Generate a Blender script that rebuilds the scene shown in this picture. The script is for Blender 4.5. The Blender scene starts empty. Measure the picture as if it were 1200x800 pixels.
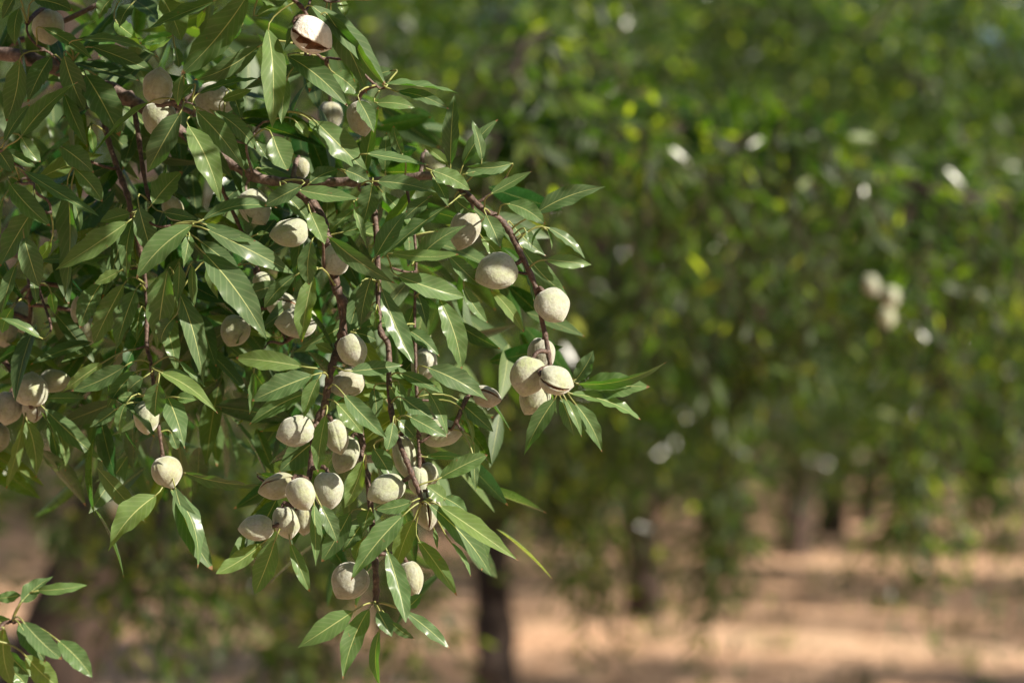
import bpy, math, random
import numpy as np
from mathutils import Vector

# ------------------------------------------------------------------ camera, sky, sun, exposure
sc = bpy.context.scene
COL = sc.collection
CAM_H = 1.6
PITCH = math.radians(1.62)
LENS = 85.0
FOCUS = 1.80
FPX = LENS / 36.0 * 1200.0
cam_d = bpy.data.cameras.new("camera")
cam = bpy.data.objects.new("camera", cam_d)
COL.objects.link(cam)
cam.location = (0, 0, CAM_H)
cam.rotation_euler = (math.pi / 2 + PITCH, 0, 0)
cam_d.lens = LENS
cam_d.sensor_width = 36.0
cam_d.clip_start = 0.05
cam_d.clip_end = 6000
cam_d.dof.use_dof = True
cam_d.dof.focus_distance = FOCUS - 0.02
cam_d.dof.aperture_fstop = 4.5
cam_d.dof.aperture_blades = 9
sc.camera = cam

SUN_DIR = Vector((0.74, -0.44, 0.51)).normalized()      # towards the sun
SUN_EL = math.asin(SUN_DIR.z)
SUN_AZ = math.atan2(SUN_DIR.x, SUN_DIR.y)               # from +Y, clockwise
world = bpy.data.worlds.new("World")
sc.world = world
world.use_nodes = True
wn = world.node_tree
for n in list(wn.nodes):
    wn.nodes.remove(n)
sky = wn.nodes.new("ShaderNodeTexSky")
sky.sky_type = 'NISHITA'
sky.sun_disc = False
sky.sun_elevation = SUN_EL
sky.sun_rotation = SUN_AZ
bg = wn.nodes.new("ShaderNodeBackground")
bg.inputs["Strength"].default_value = 0.05
wo = wn.nodes.new("ShaderNodeOutputWorld")
wn.links.new(sky.outputs[0], bg.inputs[0])
wn.links.new(bg.outputs[0], wo.inputs[0])
sun_d = bpy.data.lights.new("sun", 'SUN')
sun_d.energy = 5.0
sun_d.angle = math.radians(0.53)
sun_d.color = (1.0, 0.91, 0.76)
sun = bpy.data.objects.new("sun", sun_d)
COL.objects.link(sun)
sun.location = (6, -4, 9)
sun.rotation_euler = SUN_DIR.to_track_quat('Z', 'Y').to_euler()
vs = sc.view_settings
vs.view_transform = 'Standard'
vs.look = 'None'
vs.gamma = 1.0
vs.use_curve_mapping = False
vs.exposure = 1.2
sc.render.engine = 'CYCLES'
sc.cycles.use_denoising = True
sc.cycles.max_bounces = 8
sc.cycles.diffuse_bounces = 3
sc.cycles.glossy_bounces = 2
sc.cycles.transmission_bounces = 4
sc.cycles.sample_clamp_indirect = 6.0

RNG = random.Random(7)
NR = np.random.default_rng(11)


def P(px, py, dist):
    """point at a distance in front of the viewpoint, given in photograph coordinates"""
    xc = (px - 600.0) / FPX * dist
    yc = (400.0 - py) / FPX * dist
    cp, sp = math.cos(PITCH), math.sin(PITCH)
    return np.array([xc, cp * dist - sp * yc, CAM_H + sp * dist + cp * yc])


FWD = np.array([0, math.cos(PITCH), math.sin(PITCH)])
UPV = np.array([0, -math.sin(PITCH), math.cos(PITCH)])
RGT = np.array([1.0, 0, 0])


def project(p):
    q = np.asarray(p) - np.array([0, 0, CAM_H])
    z = q @ FWD
    zs = np.where(np.abs(z) < 1e-6, 1e-6, z)
    return 600 + (q @ RGT) / zs * FPX, 400 - (q @ UPV) / zs * FPX, z


def nrm(v):
    v = np.asarray(v, float)
    return v / (np.linalg.norm(v, axis=-1, keepdims=True) + 1e-12)


# ------------------------------------------------------------------ materials
def mat(name):
    m = bpy.data.materials.new(name)
    m.use_nodes = True
    nt = m.node_tree
    for n in list(nt.nodes):
        nt.nodes.remove(n)
    return m, nt


def N(nt, typ, **kw):
    n = nt.nodes.new(typ)
    for k, v in kw.items():
        setattr(n, k, v)
    return n


def mathn(nt, op, a, b=None, c=None, clamp=False):
    n = N(nt, "ShaderNodeMath", operation=op, use_clamp=clamp)
    for i, v in enumerate((a, b, c)):
        if v is None:
            continue
        if isinstance(v, (int, float)):
            n.inputs[i].default_value = v
        else:
            nt.links.new(v, n.inputs[i])
    return n.outputs[0]


def mixc(nt, fac, a, b):
    n = N(nt, "ShaderNodeMix", data_type='RGBA')
    for i, v in ((0, fac), (6, a), (7, b)):
        if isinstance(v, (int, float)):
            n.inputs[i].default_value = v
        elif isinstance(v, tuple):
            n.inputs[i].default_value = (*v, 1.0)
        else:
            nt.links.new(v, n.inputs[i])
    return n.outputs[2]


def ramp(nt, fac, stops):
    n = N(nt, "ShaderNodeValToRGB")
    el = n.color_ramp.elements
    while len(el) < len(stops):
        el.new(0.5)
    for e, (p, c) in zip(el, stops):
        e.position = p
        e.color = (*c, 1.0)
    nt.links.new(fac, n.inputs[0])
    return n.outputs[0]


def noise(nt, scale, detail=3.0, rough=0.55, coord=None):
    n = N(nt, "ShaderNodeTexNoise")
    n.inputs["Scale"].default_value = scale
    n.inputs["Detail"].default_value = detail
    n.inputs["Roughness"].default_value = rough
    if coord is not None:
        nt.links.new(coord, n.inputs["Vector"])
    return n.outputs[0]


def leaf_material(name, per_island, veins=True, rough=0.30, bright=1.0, trans=0.34, spec=0.5, coat=0.0):
    m, nt = mat(name)
    L = nt.links
    out = N(nt, "ShaderNodeOutputMaterial")
    geo = N(nt, "ShaderNodeNewGeometry")
    if per_island:
        rnd = geo.outputs["Random Per Island"]
    else:
        rnd = N(nt, "ShaderNodeObjectInfo").outputs["Random"]
    b = bright
    if veins:
        top = ramp(nt, rnd, [(0.0, (0.011 * b, 0.053 * b, 0.011 * b)), (0.45, (0.018 * b, 0.076 * b, 0.012 * b)),
                             (0.80, (0.031 * b, 0.095 * b, 0.012 * b)), (0.99, (0.060 * b, 0.125 * b, 0.013 * b))])
    else:
        top = ramp(nt, rnd, [(0.0, (0.008 * b, 0.028 * b, 0.005 * b)), (0.45, (0.019 * b, 0.055 * b, 0.008 * b)),
                             (0.80, (0.032 * b, 0.082 * b, 0.011 * b)), (0.88, (0.06 * b, 0.12 * b, 0.015 * b)),
                             (0.93, (0.105 * b, 0.19 * b, 0.026 * b)), (1.0, (0.16 * b, 0.26 * b, 0.045 * b))])
    tc = N(nt, "ShaderNodeTexCoord")
    mott = noise(nt, 90.0, 3.0, coord=tc.outputs["Object"])
    mramp = ramp(nt, mott, [(0.30, (0.78, 0.78, 0.78)), (0.70, (1.18, 1.18, 1.12))])
    mul = N(nt, "ShaderNodeMix", data_type='RGBA', blend_type='MULTIPLY')
    mul.inputs[0].default_value = 1.0
    L.new(top, mul.inputs[6])
    L.new(mramp, mul.inputs[7])
    col = mul.outputs[2]
    under = mixc(nt, 0.42, col, (0.13 * b, 0.17 * b, 0.08 * b))
    bump_h = mott
    if veins:
        uv = N(nt, "ShaderNodeUVMap")
        sep = N(nt, "ShaderNodeSeparateXYZ")
        L.new(uv.outputs[0], sep.inputs[0])
        u, v = sep.outputs[0], sep.outputs[1]
        av = mathn(nt, 'ABSOLUTE', mathn(nt, 'SUBTRACT', mathn(nt, 'MULTIPLY', v, 2.0), 1.0))
        # midrib, wider at the base
        wid = mathn(nt, 'SUBTRACT', 0.058, mathn(nt, 'MULTIPLY', u, 0.035))
        rib = mathn(nt, 'SUBTRACT', 1.0, mathn(nt, 'DIVIDE', av, wid), clamp=True)
        rib = mathn(nt, 'MULTIPLY', rib, 1.8, clamp=True)
        # side veins
        ph = mathn(nt, 'SUBTRACT', mathn(nt, 'MULTIPLY', u, 62.0), mathn(nt, 'MULTIPLY', av, 13.0))
        ve = mathn(nt, 'POWER', mathn(nt, 'MULTIPLY_ADD', mathn(nt, 'SINE', ph), 0.5, 0.5), 9.0)
        col = mixc(nt, mathn(nt, 'MULTIPLY', ve, 0.03), col, (0.09 * b, 0.14 * b, 0.04 * b))
        col = mixc(nt, mathn(nt, 'MULTIPLY', rib, 0.75), col, (0.14 * b, 0.20 * b, 0.07 * b))
        under = mixc(nt, mathn(nt, 'MULTIPLY', ve, 0.22), under, (0.24 * b, 0.29 * b, 0.14 * b))
        under = mixc(nt, rib, under, (0.36 * b, 0.40 * b, 0.17 * b))
        bump_h = mathn(nt, 'ADD', mathn(nt, 'MULTIPLY', mott, 0.5), mathn(nt, 'MULTIPLY', ve, -0.07))
        bump_h = mathn(nt, 'ADD', bump_h, mathn(nt, 'MULTIPLY', rib, -0.8))
        # dry brown specks and tips
        sp = noise(nt, 260.0, 2.0, coord=tc.outputs["Object"])
        spm = mathn(nt, 'MULTIPLY', mathn(nt, 'GREATER_THAN', sp, 0.735), mathn(nt, 'GREATER_THAN', rnd, 0.35))
        tipm = mathn(nt, 'MULTIPLY', mathn(nt, 'GREATER_THAN', mathn(nt, 'ADD', u, mathn(nt, 'MULTIPLY', mott, 0.08)), 0.998),
                     mathn(nt, 'GREATER_THAN', mathn(nt, 'FRACT', mathn(nt, 'MULTIPLY', rnd, 17.0)), 0.45))
        dry = mathn(nt, 'MAXIMUM', mathn(nt, 'MULTIPLY', spm, 0.6), tipm)
        col = mixc(nt, dry, col, (0.12, 0.075, 0.035))
        under = mixc(nt, dry, under, (0.14, 0.09, 0.045))
    side = mixc(nt, geo.outputs["Backfacing"], col, under)
    bs = N(nt, "ShaderNodeBsdfPrincipled")
    L.new(side, bs.inputs["Base Color"])
    rr = mathn(nt, 'ADD', mathn(nt, 'MULTIPLY', geo.outputs["Backfacing"], 0.28),
               mathn(nt, 'MULTIPLY_ADD', mott if veins else mathn(nt, 'FRACT', mathn(nt, 'MULTIPLY', rnd, 37.0)), 0.22 if veins else 0.07, rough - 0.08 if veins else rough))
    L.new(rr, bs.inputs["Roughness"])
    bs.inputs["Specular IOR Level"].default_value = spec
    bs.inputs["Coat Weight"].default_value = coat
    bs.inputs["Coat Roughness"].default_value = 0.23
    bp = N(nt, "ShaderNodeBump")
    bp.inputs["Strength"].default_value = 0.16
    bp.inputs["Distance"].default_value = 0.0010
    L.new(bump_h, bp.inputs["Height"])
    if veins:
        L.new(bp.outputs[0], bs.inputs["Normal"])
    tr = N(nt, "ShaderNodeBsdfTranslucent")
    tcn = N(nt, "ShaderNodeMix", data_type='RGBA', blend_type='MULTIPLY')
    tcn.inputs[0].default_value = 1.0
    L.new(col, tcn.inputs[6])
    tcn.inputs[7].default_value = (5.6, 4.2, 1.2, 1)
    L.new(tcn.outputs[2], tr.inputs[0])
    mx = N(nt, "ShaderNodeMixShader")
    mx.inputs[0].default_value = trans
    L.new(bs.outputs[0], mx.inputs[1])
    L.new(tr.outputs[0], mx.inputs[2])
    L.new(mx.outputs[0], out.inputs[0])
    return m


def simple_mat(name, stops, scale, rough=0.8, bump=0.5, dist=0.002, detail=5.0, stretch=None, sheen=0.0):
    m, nt = mat(name)
    out = N(nt, "ShaderNodeOutputMaterial")
    tc = N(nt, "ShaderNodeTexCoord")
    co = tc.outputs["Object"]
    if stretch:
        mp = N(nt, "ShaderNodeMapping")
        mp.inputs["Scale"].default_value = stretch
        nt.links.new(co, mp.inputs[0])
        co = mp.outputs[0]
    nz = noise(nt, scale, detail, 0.6, co)
    bs = N(nt, "ShaderNodeBsdfPrincipled")
    nt.links.new(ramp(nt, nz, stops), bs.inputs["Base Color"])
    bs.inputs["Roughness"].default_value = rough
    bs.inputs["Sheen Weight"].default_value = sheen
    bp = N(nt, "ShaderNodeBump")
    bp.inputs["Strength"].default_value = bump
    bp.inputs["Distance"].default_value = dist
    nt.links.new(nz, bp.inputs["Height"])
    nt.links.new(bp.outputs[0], bs.inputs["Normal"])
    nt.links.new(bs.outputs[0], out.inputs[0])
    return m


def hull_material(name, grey, green):
    """furry almond hull: felt over a green-beige skin, freckled with brown"""
    m, nt = mat(name)
    L = nt.links
    out = N(nt, "ShaderNodeOutputMaterial")
    tc = N(nt, "ShaderNodeTexCoord")
    oi = N(nt, "ShaderNodeObjectInfo")
    off = N(nt, "ShaderNodeVectorMath", operation='ADD')
    L.new(tc.outputs["Object"], off.inputs[0])
    comb = N(nt, "ShaderNodeCombineXYZ")
    for i in range(3):
        L.new(mathn(nt, 'MULTIPLY', oi.outputs["Random"], 7.0 + 3 * i), comb.inputs[i])
    L.new(comb.outputs[0], off.inputs[1])
    co = off.outputs[0]
    big = noise(nt, 1.6, 3.0, coord=co)
    mid = noise(nt, 6.0, 2.5, coord=co)
    fine = noise(nt, 34.0, 4.0, 0.75, coord=co)
    f = mathn(nt, 'ADD', mathn(nt, 'MULTIPLY_ADD', big, 2.2, -0.72), mathn(nt, 'MULTIPLY_ADD', oi.outputs["Random"], 0.5, -0.25), clamp=True)
    c = mixc(nt, f, grey, green)
    c = mixc(nt, mathn(nt, 'MULTIPLY', mathn(nt, 'MULTIPLY_ADD', mid, 3.4, -1.55, clamp=True), 0.75), c,
             (grey[0] * 0.62, grey[1] * 0.55, grey[2] * 0.50))
    spots = mathn(nt, 'GREATER_THAN', noise(nt, 7.0, 3.0, 0.6, coord=co), 0.69)
    c = mixc(nt, mathn(nt, 'MULTIPLY', spots, 0.65), c, (0.13, 0.085, 0.05))
    c = mixc(nt, mathn(nt, 'MULTIPLY_ADD', fine, 0.6, -0.20, clamp=True), c, (grey[0] * 1.25, grey[1] * 1.25, grey[2] * 1.2))
    browned = mathn(nt, 'GREATER_THAN', mathn(nt, 'FRACT', mathn(nt, 'MULTIPLY', oi.outputs["Random"], 13.0)), 0.72)  # some hulls mixed browner at random
    c = mixc(nt, mathn(nt, 'MULTIPLY', browned, mathn(nt, 'MULTIPLY_ADD', big, 1.0, -0.3, clamp=True)), c, (0.22, 0.165, 0.11))
    bs = N(nt, "ShaderNodeBsdfPrincipled")
    L.new(c, bs.inputs["Base Color"])
    bs.inputs["Roughness"].default_value = 0.85
    bs.inputs["Specular IOR Level"].default_value = 0.25
    bs.inputs["Sheen Weight"].default_value = 0.55
    bs.inputs["Sheen Roughness"].default_value = 0.45
    bs.inputs["Sheen Tint"].default_value = (1, 0.98, 0.93, 1)
    bp = N(nt, "ShaderNodeBump")
    bp.inputs["Strength"].default_value = 0.14
    bp.inputs["Distance"].default_value = 0.03
    L.new(mathn(nt, 'ADD', mathn(nt, 'MULTIPLY', fine, 0.12), mid), bp.inputs["Height"])
    L.new(bp.outputs[0], bs.inputs["Normal"])
    L.new(bs.outputs[0], out.inputs[0])
    return m


M_LEAF = leaf_material("leaf_near", False, True, 0.36, 1.12, 0.30, spec=0.30, coat=0.20)
M_BACKLIT = leaf_material("leaf_backlit", False, True, 0.36, 2.0, 0.55, spec=0.30, coat=0.3)  # lightened leaf copy: light from behind put into the colour
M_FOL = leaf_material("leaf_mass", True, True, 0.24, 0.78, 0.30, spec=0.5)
M_CROWN_SHADED = leaf_material("leaf_crown_shaded", True, False, 0.12, 0.55, 0.52, spec=0.7)  # leaf colour darkened as if in shade, to set far crowns back
M_MID = leaf_material("leaf_mid", True, False, 0.19, 0.80, 0.52, spec=0.5)  # same leaf coloured lighter, as if better lit than the far crowns
M_PET = simple_mat("petiole", [(0.3, (0.17, 0.20, 0.05)), (0.7, (0.27, 0.27, 0.09))], 60, 0.5, 0.1)
M_TWIG = simple_mat("twig_bark", [(0.30, (0.022, 0.013, 0.011)), (0.50, (0.072, 0.040, 0.028)), (0.64, (0.13, 0.082, 0.062)), (0.80, (0.25, 0.20, 0.16))],
                    420, 0.62, 0.8, 0.0012)
M_BARK = simple_mat("trunk_bark", [(0.30, (0.014, 0.008, 0.006)), (0.55, (0.036, 0.021, 0.015)), (0.75, (0.075, 0.048, 0.035))],
                    14, 0.9, 1.0, 0.03, stretch=(1, 1, 0.3))
M_LIMB = simple_mat("limb_bark", [(0.30, (0.05, 0.034, 0.028)), (0.50, (0.13, 0.09, 0.076)), (0.66, (0.21, 0.16, 0.14)), (0.80, (0.32, 0.27, 0.24))],
                    260, 0.75, 0.9, 0.0015)
M_HULL = hull_material("hull_felt", (0.325, 0.335, 0.285), (0.265, 0.305, 0.145))
M_INNER = simple_mat("hull_inside", [(0.3, (0.10, 0.045, 0.02)), (0.7, (0.30, 0.15, 0.07))], 4, 0.7, 0.6, 0.05)
M_PALE = simple_mat("hull_pale", [(0.3, (0.55, 0.50, 0.42)), (0.7, (0.74, 0.70, 0.64))], 5, 0.75, 0.4, 0.05, sheen=0.4)
M_LITTER = simple_mat("leaf_litter", [(0.3, (0.16, 0.09, 0.045)), (0.7, (0.34, 0.22, 0.12))], 3, 0.9, 0.2)


def ground_material():
    m, nt = mat("orchard_soil")
    L = nt.links
    out = N(nt, "ShaderNodeOutputMaterial")
    tc = N(nt, "ShaderNodeTexCoord")
    co = tc.outputs["Object"]
    big = noise(nt, 0.35, 4.0, coord=co)
    mid = noise(nt, 2.2, 5.0, 0.65, coord=co)
    fine = noise(nt, 30.0, 4.0, 0.7, coord=co)
    c = ramp(nt, mid, [(0.28, (0.46, 0.26, 0.155)), (0.50, (0.66, 0.405, 0.265)), (0.72, (0.72, 0.48, 0.335))])
    c = mixc(nt, mathn(nt, 'MULTIPLY_ADD', big, 2.4, -1.15, clamp=True), c, (0.60, 0.46, 0.31))
    c = mixc(nt, mathn(nt, 'MULTIPLY_ADD', fine, 1.5, -0.70, clamp=True), c, (0.30, 0.18, 0.10))
    weeds = mathn(nt, 'MULTIPLY_ADD', noise(nt, 0.8, 4.0, 0.7, coord=co), 5.0, -3.0, clamp=True)
    c = mixc(nt, mathn(nt, 'MULTIPLY', weeds, 0.45), c, (0.16, 0.15, 0.06))
    bs = N(nt, "ShaderNodeBsdfPrincipled")
    L.new(c, bs.inputs["Base Color"])
    bs.inputs["Roughness"].default_value = 0.95
    bs.inputs["Specular IOR Level"].default_value = 0.2
    bp = N(nt, "ShaderNodeBump")
    bp.inputs["Strength"].default_value = 0.8
    bp.inputs["Distance"].default_value = 0.05
    L.new(mathn(nt, 'ADD', mid, mathn(nt, 'MULTIPLY', fine, 0.4)), bp.inputs["Height"])
    L.new(bp.outputs[0], bs.inputs["Normal"])
    L.new(bs.outputs[0], out.inputs[0])
    return m


M_SOIL = ground_material()


# ------------------------------------------------------------------ mesh helpers
def mesh_from(name, verts, tris, uvs=None, mats=(), mat_idx=None, smooth=True):
    """verts (n,3), tris (m,3), uvs per vertex (n,2)"""
    me = bpy.data.meshes.new(name)
    verts = np.asarray(verts, np.float32)
    tris = np.asarray(tris, np.int32)
    me.vertices.add(len(verts))
    me.vertices.foreach_set("co", verts.ravel())
    me.loops.add(tris.size)
    me.loops.foreach_set("vertex_index", tris.ravel())
    me.polygons.add(len(tris))
    me.polygons.foreach_set("loop_start", np.arange(0, tris.size, 3, dtype=np.int32))
    me.polygons.foreach_set("loop_total", np.full(len(tris), 3, np.int32))
    if uvs is not None:
        ul = me.uv_layers.new(name="UVMap")
        ul.data.foreach_set("uv", np.asarray(uvs, np.float32)[tris.ravel()].ravel())
    for m in mats:
        me.materials.append(m)
    if mat_idx is not None:
        me.polygons.foreach_set("material_index", np.asarray(mat_idx, np.int32))
    me.polygons.foreach_set("use_smooth", np.full(len(tris), smooth, bool))
    me.update(calc_edges=True)
    return me


class MB:
    """collects pieces for ONE mesh"""

    def __init__(self):
        self.v, self.t, self.u, self.m, self.n = [], [], [], [], 0

    def add(self, v, t, u=None, m=0):
        v = np.asarray(v, float).reshape(-1, 3)
        t = np.asarray(t, int).reshape(-1, 3)
        self.v.append(v)
        self.t.append(t + self.n)
        self.u.append(np.zeros((len(v), 2)) if u is None else np.asarray(u))
        self.m.append(np.full(len(t), m))
        self.n += len(v)

    def mesh(self, name, mats, origin=(0, 0, 0)):
        return mesh_from(name, np.concatenate(self.v) - np.asarray(origin), np.concatenate(self.t),
                         np.concatenate(self.u), mats, np.concatenate(self.m))


def tube(mb, pts, radii, sides=6, m=0, knob=0.0, rng=None):
    pts = np.asarray(pts, float)
    n = len(pts)
    radii = np.broadcast_to(np.asarray(radii, float), (n,))
    tan = nrm(np.gradient(pts, axis=0))
    ref = np.array([0.31, 0.77, 0.55])
    a = nrm(np.cross(tan, ref))
    b = np.cross(tan, a)
    ang = np.arange(sides) / sides * 2 * math.pi
    rr = radii[:, None] * np.ones(sides)[None]
    if knob and rng is not None:
        rr = rr * (1 + knob * rng.normal(size=rr.shape) * 0.5 + knob * rng.normal(size=(n, 1)))
    v = pts[:, None] + rr[..., None] * (np.cos(ang)[None, :, None] * a[:, None] + np.sin(ang)[None, :, None] * b[:, None])
    t = []
    for i in range(n - 1):
        for j in range(sides):
            k = (j + 1) % sides
            p, q, r, s = i * sides + j, i * sides + k, (i + 1) * sides + k, (i + 1) * sides + j
            t += [(p, r, q), (p, s, r)]
    v = v.reshape(-1, 3)
    v = np.vstack([v, pts[:1], pts[-1:]])
    for j in range(sides):
        k = (j + 1) % sides
        t.append((n * sides, j, k))
        t.append((n * sides + 1, (n - 1) * sides + k, (n - 1) * sides + j))
    mb.add(v, t, None, m)


def smooth_path(pts, per=6):
    """Catmull-Rom through the points"""
    pts = np.asarray(pts, float)
    if len(pts) < 3:
        t = np.linspace(0, 1, per + 1)[:, None]
        return pts[0] * (1 - t) + pts[-1] * t
    ext = np.vstack([2 * pts[0] - pts[1], pts, 2 * pts[-1] - pts[-2]])
    out = []
    for i in range(len(pts) - 1):
        p0, p1, p2, p3 = ext[i:i + 4]
        for t in np.linspace(0, 1, per, endpoint=False):
            out.append(0.5 * ((2 * p1) + (-p0 + p2) * t + (2 * p0 - 5 * p1 + 4 * p2 - p3) * t ** 2 + (-p0 + 3 * p1 - 3 * p2 + p3) * t ** 3))
    out.append(pts[-1])
    return np.array(out)


def leaf_cards(base, d, nv, Ls, Ws, fold=0.25, bend=0.18, fine=False, simple=False):
    """many small folded, recurved leaf blades; base, d, nv (n,3)"""
    d = nrm(d)
    s = nrm(np.cross(nv, d))
    nv = np.cross(d, s)
    if fine:
        ts = [0.0, 0.12, 0.3, 0.52, 0.75, 0.9, 1.0]
        ws = [0.0, 0.55, 0.92, 1.0, 0.66, 0.28, 0.0]
    elif simple:
        ts = [0.0, 0.42, 1.0]
        ws = [0.0, 1.1, 0.0]
    else:
        ts = [0.0, 0.3, 0.68, 1.0]
        ws = [0.0, 0.95, 0.8, 0.0]
    n = len(base)
    bend = np.broadcast_to(np.asarray(bend, float), (n,))
    vs_, us_, layout = [], [], []
    for t, w in zip(ts, ws):
        c = base + d * (Ls * t)[:, None] - nv * (Ls * bend * t * t)[:, None]
        if w == 0:
            layout.append([len(vs_)])
            vs_.append(c)
            us_.append((t, 0.5))
        else:
            row = []
            for sd in (-1, 0, 1):
                row.append(len(vs_))
                vs_.append(c + s * (sd * Ws * 0.5 * w)[:, None] + nv * (abs(sd) * fold * Ws * 0.5 * w)[:, None])
                us_.append((t, 0.5 + 0.5 * sd * w if False else 0.5 + 0.5 * sd))
            layout.append(row)
    tri = []
    for a, b in zip(layout[:-1], layout[1:]):
        if len(a) == 1:
            tri += [(a[0], b[1], b[0]), (a[0], b[2], b[1])]
        elif len(b) == 1:
            tri += [(a[0], a[1], b[0]), (a[1], a[2], b[0])]
        else:
            for k in (0, 1):
                tri += [(a[k], a[k + 1], b[k + 1]), (a[k], b[k + 1], b[k])]
    K = len(vs_)
    V = np.stack(vs_, 1).reshape(-1, 3)
    U = np.tile(np.array(us_), (n, 1))
    T = (np.arange(n)[:, None, None] * K + np.array(tri)[None]).reshape(-1, 3)
    return V, T, U


def new_obj(name, data, parent=None, world_loc=(0, 0, 0), pw=(0, 0, 0)):
    o = bpy.data.objects.new(name, data)
    COL.objects.link(o)
    o.parent = parent
    o.location = tuple(np.asarray(world_loc, float) - np.asarray(pw, float))
    return o


def tag(o, label=None, cat=None, group=None, kind=None):
    if label:
        o["label"] = label
    if cat:
        o["category"] = cat
    if group:
        o["group"] = group
    if kind:
        o["kind"] = kind
    return o


# ------------------------------------------------------------------ the setting: ground
def build_ground():
    xs = np.concatenate([[-1500, -300, -80], np.linspace(-30, 30, 61), [80, 300, 1500]])
    ys = np.concatenate([[-300, -60, -20], np.linspace(-8, 52, 61), [90, 300, 3000]])
    X, Y = np.meshgrid(xs, ys)
    near = np.exp(-((X / 40) ** 2 + ((Y - 22) / 45) ** 2))
    Z = near * (0.035 * np.sin(X * 0.9 + 0.4 * np.sin(Y * 0.5)) + 0.03 * np.sin(Y * 0.83 + X * 0.31))
    V = np.stack([X, Y, Z], -1).reshape(-1, 3)
    nx = len(xs)
    t = []
    for j in range(len(ys) - 1):
        for i in range(nx - 1):
            a = j * nx + i
            t += [(a, a + 1, a + nx + 1), (a, a + nx + 1, a + nx)]
    tag(new_obj("ground", mesh_from("ground", V, t, None, [M_SOIL])), kind="structure")


build_ground()


# ------------------------------------------------------------------ trees of the orchard
def twig_leaves(start, direc, length, nleaf, rng, droop=0.5, Lr=(0.045, 0.072), pts_out=None):
    """leaves along one drooping shoot: arrays base, dir, normal, length, width"""
    t = (np.arange(nleaf) + rng.random(nleaf)) / nleaf
    dd = nrm(direc)
    pos = start + np.outer(t * length, dd)
    pos[:, 2] -= droop * length * t ** 2
    tan = np.tile(dd, (nleaf, 1))
    tan[:, 2] -= 2 * droop * t
    tan = nrm(tan)
    rad = nrm(np.cross(tan, rng.normal(size=(nleaf, 3))))
    d = tan * 0.55 + rad * 0.9 + np.array([0, 0, -0.22])
    d = nrm(d + rng.normal(size=d.shape) * 0.22)
    nv = np.array([0, 0, 1.0]) * 0.3 + rad * 0.35 + rng.normal(size=d.shape) * 0.8
    Ls = rng.uniform(*Lr, nleaf)
    return pos + rad * 0.012, d, nv, Ls, Ls * rng.uniform(0.24, 0.31, nleaf)


def tree_variant(seed, R=1.9, zc=3.4, rz=2.75, nclump=46, ntwig=20, nleaf=46, low=0.55, trunk=None, girth=1.0):
    rng = np.random.default_rng(seed)
    wood = MB()
    lean = rng.normal(size=2) * 0.10
    crotch = np.array([lean[0], lean[1], rng.uniform(0.75, 0.95)])
    if trunk is not None:
        crotch = np.array(trunk)
        lean = crotch[:2]
    tube(wood, smooth_path([[0, 0, -0.05], [lean[0] * 0.3, lean[1] * 0.3, 0.35], crotch], 5),
         np.interp(np.linspace(0, 1, 11), [0, 0.12, 1], np.array([0.18, 0.13, 0.115]) * girth), 10, 0, 0.05, rng)
    scaff = []
    na = 4
    for i in range(na):
        a = (i + rng.uniform(-0.2, 0.2)) / na * 2 * math.pi + seed
        o = np.array([math.cos(a), math.sin(a), 0])
        p = [crotch - [0, 0, 0.05], crotch + o * 0.45 + [0, 0, 0.55], crotch + o * R * 0.45 + [0, 0, 1.5],
             crotch + o * R * 0.55 + [0, 0, 2.5 + rng.uniform(-.2, .4)]]
        pp = smooth_path(p, 6)
        tube(wood, pp, np.linspace(0.10, 0.03, len(pp)), 8, 0, 0.06, rng)
        scaff.append(pp)
    allp = np.concatenate(scaff)
    acc = []
    for c in range(nclump):
        # clump centres in the outer shell, hanging low on the outside
        u = rng.normal(size=3)
        u /= np.linalg.norm(u)
        rr = rng.uniform(0.55, 1.0)
        if c % 4 == 0:                                # skirts that hang low on the outside
            u = nrm(np.array([u[0], u[1], -0.95 * np.linalg.norm(u[:2])]))
            rr = rng.uniform(0.85, 1.05)
        ctr = np.array([u[0] * R * rr, u[1] * R * rr, zc + u[2] * rz * rr])
        ctr[2] = max(ctr[2], low + 0.5)
        hd = np.linalg.norm(allp - ctr, axis=1) + np.maximum(0, allp[:, 2] - ctr[2]) * 0.3
        a = allp[np.argmin(hd)]
        mid = (a + ctr) / 2 + [0, 0, 0.22]
        pp = smooth_path([a, mid, ctr], 5)
        tube(wood, pp, np.linspace(0.026, 0.007, len(pp)), 5, 0)
        cr = rng.uniform(0.26, 0.48)
        out = nrm(np.array([ctr[0], ctr[1], 0.15]))
        for k in range(ntwig):
            st = ctr + rng.normal(size=3) * cr * 0.55
            dr = out * 0.6 + rng.normal(size=3) * 0.6 + [0, 0, 0.1]
            acc.append(twig_leaves(st, dr, rng.uniform(0.35, 0.65), nleaf, rng, rng.uniform(0.3, 0.9), (0.055, 0.085)))
    B, D, NV, L, W = (np.concatenate([a[i] for a in acc]) for i in range(5))
    keep = B[:, 2] > low * 0.8
    V, T, U = leaf_cards(B[keep], D[keep], NV[keep], L[keep], W[keep], 0.13, 0.0, False, True)
    return wood.mesh("orchard_tree_wood", [M_BARK]), mesh_from("orchard_tree_crown", V, T, U, [M_CROWN_SHADED], None, False)


VARIANTS = [tree_variant(s, low=lo) for s, lo in ((3, 0.40), (17, 1.15), (29, 0.60), (41, 1.0))] + [tree_variant(53, trunk=(0.62, 0.0, 1.35), nclump=38, low=1.35, girth=1.45)]
ROW_STEP = np.array([1.05, 4.2])


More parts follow.
